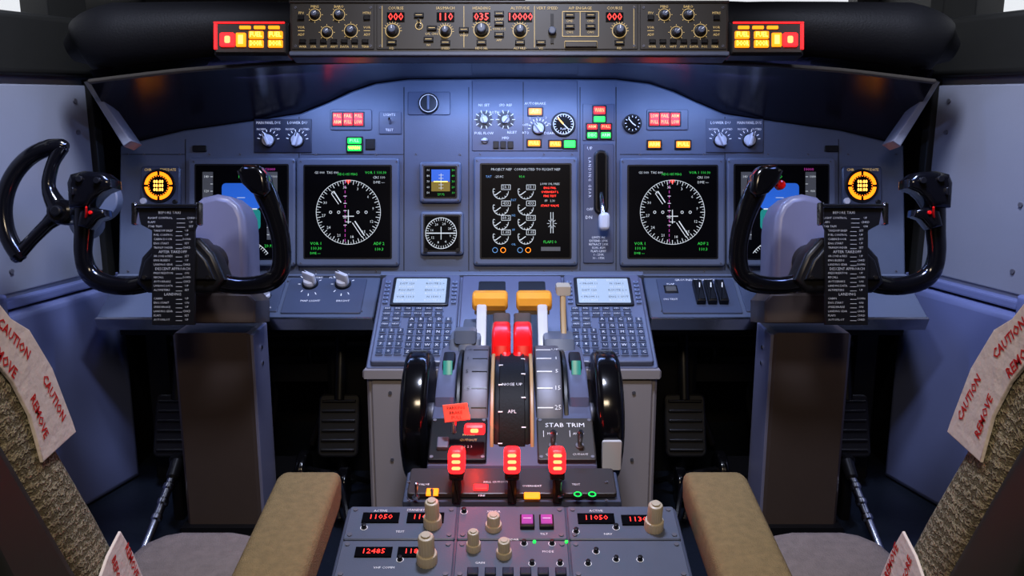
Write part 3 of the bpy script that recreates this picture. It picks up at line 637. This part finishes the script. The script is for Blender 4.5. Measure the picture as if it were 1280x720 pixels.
G=perp(1.175); b.Pg(G,[(553,506),(584,503),(588,524),(556,528)],0,.003,'tag',.0008); b.T(G,570,509.5,'PARKING',3.8,'black_satin',.0034,rot=.06); b.T(G,570,515.5,'BRAKE',3.8,'black_satin',.0034,rot=.06); b.T(G,571,521.5,'PULL',4.2,'black_satin',.0034,rot=.06)
b.tube([W(568,525,1.18),W(567,540,1.185)],.004,'chrome',10,1)
b.R(perp(1.16),580,532,606,544,-.02,0,'e_red',r=3,rd=.003); b.R(perp(1.158),588,536,598,541,-.001,0.0004,'e_redhot',r=2)
P.append(b)
group('throttle_quadrant',P)
# ================================================================== PEDESTAL
P=[]
pF=Vector((0,1.008,.307)); pN=Vector((0,.898,.279)); AF=Fr(pF,XR,pF-pN)
b=MB('pedestal_box')
b.xp([(1.012,0),(1.012,.303),(.50,.172),(.50,0)],-.2,.2,'cab_grey',.004,1)
b.prism(AF,rr(0,-.24,.404,.48,.008),-.012,.003,'panel_plate',.002,st=2)
b.xp([(1.016,0),(1.084,0),(1.084,.322),(1.074,.326),(1.016,.312)],-.137,.137,'panel_plate',.004,2)
P.append(b)
b=MB('radio_panels')
AG=Fr(AF.pt(0,0,.003),AF.ex,AF.ey)
def mrect(x0,x1,v0,v1,m='panel_blue'):
    b.prism(AG,rr((x0+x1)/2,(v0+v1)/2,abs(x1-x0),abs(v1-v0),.003),0,.004,m,.0012,st=1)
    for x in (x0+.007,x1-.007):
        for v in (v0+.007,v1-.007): b.prism(AG,rr(x,v,.006,.006,.003,2),.004,.0052,'silver')
rows=[(-.004,-.062),(-.064,-.125),(-.127,-.19),(-.192,-.26),(-.262,-.34)]
for i,(a,c) in enumerate(rows):
    for x0,x1 in ((-.198,-.067),(-.065,.065),(.067,.198)): mrect(x0,x1,c,a)
AH=Fr(AF.pt(0,0,.007),AF.ex,AF.ey)
for x0,y,t,w in ((476,648,'11050',44),(532,648,'110.30',0),(467,691,'12485',48),(520,691,'11850',0),(745,649,'11050',44),(800,651,'11300',0)):
    b.R(AH,x0-23,y-6,x0+23,y+6,0,.002,'screen'); b.T(AH,x0,y,t,8.5,'e_redtxt',.0024,maxw=42)
for x,y,t in ((476,639,'ACTIVE'),(520,638,'STANDBY'),(745,639,'ACTIVE'),(500,665,'TEST'),(617,640,'XPNDR'),(640,675,'RADAR'),(760,668,'NAV'),(480,710,'VHF COMM'),(680,668,'TILT'),(600,704,'GAIN'),(685,690,'MODE')): b.T(AH,x,y,t,3.6,'label',.0006)
for x,y,r,h in ((541,656,10.5,.036),(534,702,12,.038),(817,660,11,.036),(617,660,9.5,.020),(592,686,8.5,.026),(630,694,9,.022)): rknob(b,AH,x,y,r,h)
for x in (659,683): b.R(AH,x-9,647,x+9,662,0,.006,'black_satin',r=1,rd=.001); b.R(AH,x-7,649,x+7,660,.005,.0075,'e_magb',r=1); b.L(AH,x-5,654,x+5,654,1,'label',.008)
for x,y in ((455,660),(500,700),(665,705),(700,705),(720,665),(770,660),(745,690),(800,700),(770,700),(735,705),(580,640),(655,680),(690,680)): b.Cy(AH,x,y,3,0,.006,'black_satin',14,rd=.001); b.Ring(AH,x,y,4,4.6,'label',.0006,seg=16)
for i in range(6): b.R(AH,584+i*22,713,598+i*22,722,0,.006,'key',r=1,rd=.001)
for x in (708,668): b.Cy(AH,x,678,2,0,.002,'e_grn_l',10)
P.append(b)
b=MB('start_lever_panel')
XF=Fr((0,1.016,.315),XR,(0,.058,.014)); b.prism(XF.sub(0,0),rr(0,.030,.262,.052,.004),0,.006,'mcp_grey',.0015); XH=Fr(XF.pt(0,0,.006),XF.ex,XF.ey)
b.R(XH,533,612,548,620,0,.003,'e_amber',r=1,rd=.001); b.R(XH,592,607,610,613,0,.003,'e_red',r=1,rd=.001); b.R(XH,655,617,675,624,0,.003,'e_amber',r=1,rd=.001)
for x in (722,740): b.Cy(XH,x,622,6,0,.005,'black_satin',18); b.Ring(XH,x,622,3.5,5,'e_grn_l',.0054,seg=16)
for x,y,t in ((530,606,'VALVE'),(620,603,'BELL CUTOUT'),(665,608,'OVERHEAT'),(720,606,'TEST'),(602,620,'FIRE')): b.T(XH,x,y,t,3.4,'label',.0006)
toggle(b,XH,700,620,4); toggle(b,XH,520,622,4); toggle(b,XH,540,628,3)
for x in (511,758):
    for y in (603,626): screw(b,XH,x,y,2)
P.append(b)
b=MB('fire_handles')
for x in (570,640,697):
    b.R(perp(1.085),x-9,590,x+9,601,-.03,0,'black_satin',r=2,rd=.003)
    b.R(perp(1.085),x-5.5,598,x+5.5,632,-.02,-.004,'black_satin',r=2,rd=.003)
    b.R(perp(1.08),x-10.5,562,x+10.5,594,-.026,0,'e_red',r=6,rd=.006,st=3)
    for k in range(3): b.R(perp(1.0795),x-5.5,567.5+k*8,x+5.5,571.5+k*8,0,.001,'e_redhot',r=2)
P.append(b)
group('center_pedestal',P)
# ================================================================== SEATS
for s in (-1,1):
    def sx(x): return s*x
    a=MB('backrest')
    fb=Vector((.815,.262)); ft=Vector((.505,.845)); t=(ft-fb).normalized(); nb=Vector((-t.y,t.x))
    if nb.x>0: nb=-nb
    def q(h,w): v=fb+t*h+nb*w; return (v.x,v.y)
    Lb=(ft-fb).length
    prof=[q(0,0),q(.08,-.008),q(.2,-.006),q(.33,0),q(.45,-.002),q(Lb-.05,.0),q(Lb-.01,.012),q(Lb,.035),q(Lb-.01,.06),q(Lb-.05,.07),q(.3,.07),q(.0,.072)]
    a.xp(prof,sx(.362),sx(.75),'sheepskin',.026,4)
    c=MB('shell')
    prof=[q(-.06,.062),q(.3,.062),q(Lb-.06,.062),q(Lb-.03,.08),q(Lb-.05,.10),q(.3,.13),q(-.06,.13)]
    c.xp(prof,sx(.355),sx(.757),'shell',.012,3)
    c.box(sx(.37),sx(.74),.62,.98,.0,.05,'shell',.01); c.box(sx(.45),sx(.66),.70,.9,.04,.19,'shell',.02); c.box(sx(.34),sx(.76),.70,1.0,.165,.20,'shell',.01)
    d=MB('seat_cushion')
    pl=[(.315,.70),(.745,.70),(.75,1.0),(.74,1.06),(.70,1.085),(.66,1.075),(.62,1.04),(.60,.97),(.53,.94),(.485,.97),(.475,1.03),(.455,1.055),(.43,1.065),(.36,1.065),(.33,1.055),(.315,1.03)]
    F0=Fr((0,0,0),XR,(0,1,0),True); d.prism(F0,[(sx(x),y) for x,y in pl],.18,.255,'cushion',.026,True,4)
    e=MB('armrest')
    ar=[(1.03,.322),(1.034,.335),(1.028,.346),(1.01,.35),(.82,.326),(.62,.296),(.62,.25),(.82,.28),(1.01,.30),(1.028,.31)]
    Fx=Fr((min(sx(.213),sx(.290)),0,0),(0,1,0),(0,0,1),True); e.prism(Fx,ar,0,.077,'armrest',.010,True,3)
    e.tube([(sx(.28),.66,.27),(sx(.33),.64,.27),(sx(.37),.63,.27)],.014,'shell',12,2)
    f=MB('warning_ribbons')
    SFm=Fr((sx(.3605),.6,.6),(0,-s*1.0,0),(0,0,1))
    def mx(x): return x if s<0 else 1279-x
    def rib(pts,texts):
        f.Pg(SFm,[(mx(x),y) for x,y in pts],0,.0025,'ribbon',.001)
        for p0,p1,tt,h in texts:
            A0,A1=((mx(p0[0]),p0[1]),(mx(p1[0]),p1[1]))
            if s>0: A0,A1=A1,A0
            f.T2(SFm,A0,A1,tt,h,'ribbon_red',.003)
    rib([(-70,330),(-20,360),(10,398),(33,412),(62,460),(88,528),(92,540),(70,560),(50,578),(43,552),(34,520),(12,478),(-20,440),(-70,420)],
        [((-10,398),(36,450),'CAUTION',13),((-26,418),(22,478),'REMOVE',14),((46,462),(80,534),'CAUTION',12),((31,482),(58,560),'REMOVE',12)])
    rib([(148,664),(163,690),(182,735),(150,760),(118,735),(132,695)],[((152,676),(170,728),'REMOVE',11),((137,694),(148,742),'BEFORE',11)])
    group('pilot_seat',[a,c,d,e,f])
# ================================================================== RUDDER PEDALS, STRUTS
for s in (-1,1):
    P=[]
    b=MB('pedal_plates')
    for x in (.36,.70):
        f=Fr((s*x,1.73,.14),XR,(0,.35,.94),True); b.prism(f,rr(0,0,.085,.13,.012),-.012,.004,'black_satin',.004)
        for k in range(6): b.prism(f,rr(0,-.05+.02*k,.07,.006,.002),.003,.009,'black_satin',.002)
        b.tube([(s*x,1.75,.19),(s*x,1.78,.28),(s*x,1.80,.33)],.012,'black_satin',12,3); b.tube([(s*x,1.74,.08),(s*x,1.76,.03),(s*x,1.80,.01)],.010,'black_satin',12,3)
    P.append(b)
    b=MB('linkage'); b.tube([(s*.30,1.80,.30),(s*.75,1.80,.30)],.014,'black_satin',12,1); b.box(s*.62,s*.44,1.66,1.76,0,.06,'black_satin',.01); b.disc(s*.42,s*.44,1.70,.05,.045,'black_gloss',.006,32); b.disc(s*.33,s*.35,1.66,.04,.036,'black_gloss',.004,32); b.tube([(s*.44,1.70,.06),(s*.34,1.68,.05),(s*.30,1.72,.02)],.006,'black_gloss',8,4)
    b.box(s*.77,s*.72,1.78,1.82,0,.335,'foot_dark',.004); b.box(s*.40,s*.30,1.82,1.88,0,.335,'foot_dark',.01); b.box(s*.64,s*.28,1.84,1.9,.2,.24,'foot_dark',.006)
    for k in range(3): b.tube([(s*(.3+.12*k),1.8,.33),(s*(.32+.12*k),1.84,.25),(s*(.3+.12*k),1.92,.16),(s*(.36+.1*k),1.9,.03)],.008,'black_satin',8,4)
    for k in range(4): b.tube([(s*(.30+.03*k),1.5+.05*k,.02),(s*(.34+.02*k),1.6,.09-.01*k),(s*(.40+.02*k),1.68,.02)],.006,'black_gloss',8,5)
    P.append(b); group('rudder_pedals',P)
    b=MB('crank_rod'); 
    A1=Vector((s*.645,1.56,.10)); B1=Vector((s*.655,1.42,.012))
    b.tube([A1,(A1+B1)/2,B1],.008,'chrome',14,1); b.tube([A1+Vector((0,.03,.02)),A1],.012,'black_satin',12,1)
    for k in range(3): 
        p=A1.lerp(B1,.1+k*.2); b.tube([p,p+(B1-A1)*.05],.0105,'chrome',14,1)
    b.tube([B1,B1+Vector((s*.012,-.01,.0)),B1+Vector((s*.02,.005,.0))],.003,'chrome',8,3)
    b.box(s*.64,s*.66,1.585,1.61,.0,.13,'black_satin',.003)
    group('seat_crank_strut',[b])
# ================================================================== ROOM
b=MB('floor'); b.box(-1.15,1.15,-.7,2.2,-.05,0,'floor_plate'); b.build()
b=MB('ceiling'); b.box(-1.15,1.15,-.7,2.2,1.6,1.65,'shell'); b.build()
b=MB('wall_back'); b.box(-1.15,1.15,-.75,-.7,0,1.6,'shell'); b.build()
HW=1.10
b=MB('wall_front'); b.box(-1.0,1.0,2.12,2.2,0,.97,'foot_dark'); b.box(-1,1,2.12,2.2,HW,1.6,'dark_frame')
b.box(-.95,-.03,2.12,2.2,.96,1.035,'dark_frame',.004)
b.box(-.03,.03,2.10,2.2,.96,HW+.02,'dark_frame',.005); b.box(-.95,-.82,2.121,2.2,.93,HW+.02,'dark_frame',.01); b.box(.80,.95,2.121,2.2,.93,HW+.02,'dark_frame',.01)
b.build()
wi=1
for x0,x1,z0 in ((-.80,-.03,1.036),(.03,.80,.971)):
    b=MB('window_%d'%wi); wi+=1; b.box(x0,x1,2.155,2.16,z0,HW,'glass'); b.build()
for s in (-1,1):
    pl=[(.845,2.12),(.835,1.80),(.925,1.50),(.985,.9),(.985,-.7)]
    b=MB('wall_left' if s<0 else 'wall_right'); g=MB('window_%d'%wi); wi+=1
    for i in range(4):
        p,q2=Vector((s*pl[i][0],pl[i][1],0)),Vector((s*pl[i+1][0],pl[i+1][1],0)); Ln=(q2-p).length; d=(q2-p).normalized()
        if s<0: F=Fr(q2,-d,(0,0,1),True)
        else: F=Fr(p,d,(0,0,1),True)
        def pr(u0,u1,z0,z1,w0,w1,m,rd=0,st=2,B=b): B.prism(F,rr((u0+u1)/2,(z0+z1)/2,u1-u0,z1-z0,0),w0,w1,m,rd,st=st)
        e=.012 if i else 0; hw=HW if i in (1,2) else .95
        pr(-e,Ln+e,0,.86,-.06,0,'wall_grey' if i else 'foot_dark'); pr(-e,Ln+e,.845,.955,-.07,.022 if i else .004,'dark_frame',.012 if i else .002,3); pr(-e,Ln+e,hw,1.6,-.06,0,'shell' if i else 'dark_frame')
        if i in (1,2): pr(-.02,.02,.94,HW+.02,-.06,.004,'dark_frame',.004); pr(0,Ln,.95,HW,-.04,-.035,'glass',0,1,g)
        if i==1:
            # wide front post between windscreen and side window
            e0=Ln-.10 if s<0 else .0
            pr(e0,e0+.10,.94,HW+.02,-.06,.003,'dark_frame',.004)
            pr(.02,Ln-.02,.46,.83,0,.006,'wall_grey',.003); pr(.0,Ln,.0,.43,0,.03,'wall_low',.014,3); pr(.0,Ln,.435,.452,0,.02,'wall_low',.004)
            e0=Ln-.03 if s<0 else .008
            pr(e0,e0+.022,.30,.84,0,.02,'dark_frame',.004)
            for zz in (.5,.62,.74,.8):
                for uu in (.06,Ln-.06):
                    b.prism(F,rr(uu,zz,.009,.009,.0045),.006,.009,'silver')
        if i==2:
            pr(.0,Ln,.0,.43,0,.06,'wall_low',.02,3); pr(.0,Ln,.43,.47,0,.05,'wall_low',.01,3); pr(.05,Ln-.05,.50,.82,0,.008,'wall_grey',.004)
        if i==3: pr(0,Ln,.0,.45,0,.06,'wall_low',.02,3)
    b.build(); g.build()
# ================================================================== LIGHTS
def area(name,loc,tgt,sx,sy,e,col,spread=180):
    l=bpy.data.lights.new(name,'AREA'); l.shape='RECTANGLE'; l.size=sx; l.size_y=sy; l.energy=e; l.color=col; l.spread=math.radians(spread)
    o=bpy.data.objects.new(name,l); o.location=loc; o.rotation_euler=(Vector(tgt)-Vector(loc)).to_track_quat('-Z','Y').to_euler(); scn.collection.objects.link(o)
def point(name,loc,e,col,r=.01):
    l=bpy.data.lights.new(name,'POINT'); l.energy=e; l.color=col; l.shadow_soft_size=r
    o=bpy.data.objects.new(name,l); o.location=loc; scn.collection.objects.link(o)
pl=W(640,86,1.60)
for x in (-.42,0,.42): area('glareshield_flood_lamp',(x,pl.y+.0,pl.z-.012),(x,1.76,.55),.34,.02,1.35 if x else 1.7,(.30,.46,1))
area('dome_lamp',(0,.95,1.55),(0,1.32,.3),.16,.12,5.6,(.70,.76,1),95)
area('aft_cabin_lamp',(0,-.1,1.45),(0,.95,.25),.4,.2,3.8,(1,.80,.56),110)
for s in (-1,1):
    area('side_wall_fill',(s*.50,1.15,1.50),(s*.9,1.55,.80),.12,.12,3.0,(.72,.78,1),70)  # added fill on the side walls, standing in for window light
    area('console_fill',(s*.55,1.25,.95),(s*.9,1.45,.15),.08,.08,.75,(.25,.36,1),110)  # added blue fill that brightens the lower side walls
for x in (570,640,697): point('fire_handle_lamp',W(x,578,1.055),.05,(1,.03,.02),.003)
point('parking_brake_lamp',W(592,526,1.155),.15,(1,.03,.02),.003)
w=bpy.data.worlds.new('world'); scn.world=w; w.use_nodes=True; bg=w.node_tree.nodes['Background']; bg.inputs[0].default_value=(.92,.95,1,1); bg.inputs[1].default_value=1.0
cam=bpy.data.cameras.new('camera'); cam.sensor_width=36; cam.lens=FP/1280*36; cam.clip_start=.02
co=bpy.data.objects.new('camera',cam); co.location=C; co.rotation_euler=(pi/2-TH,0,0); scn.collection.objects.link(co); scn.camera=co
scn.view_settings.view_transform='Standard'
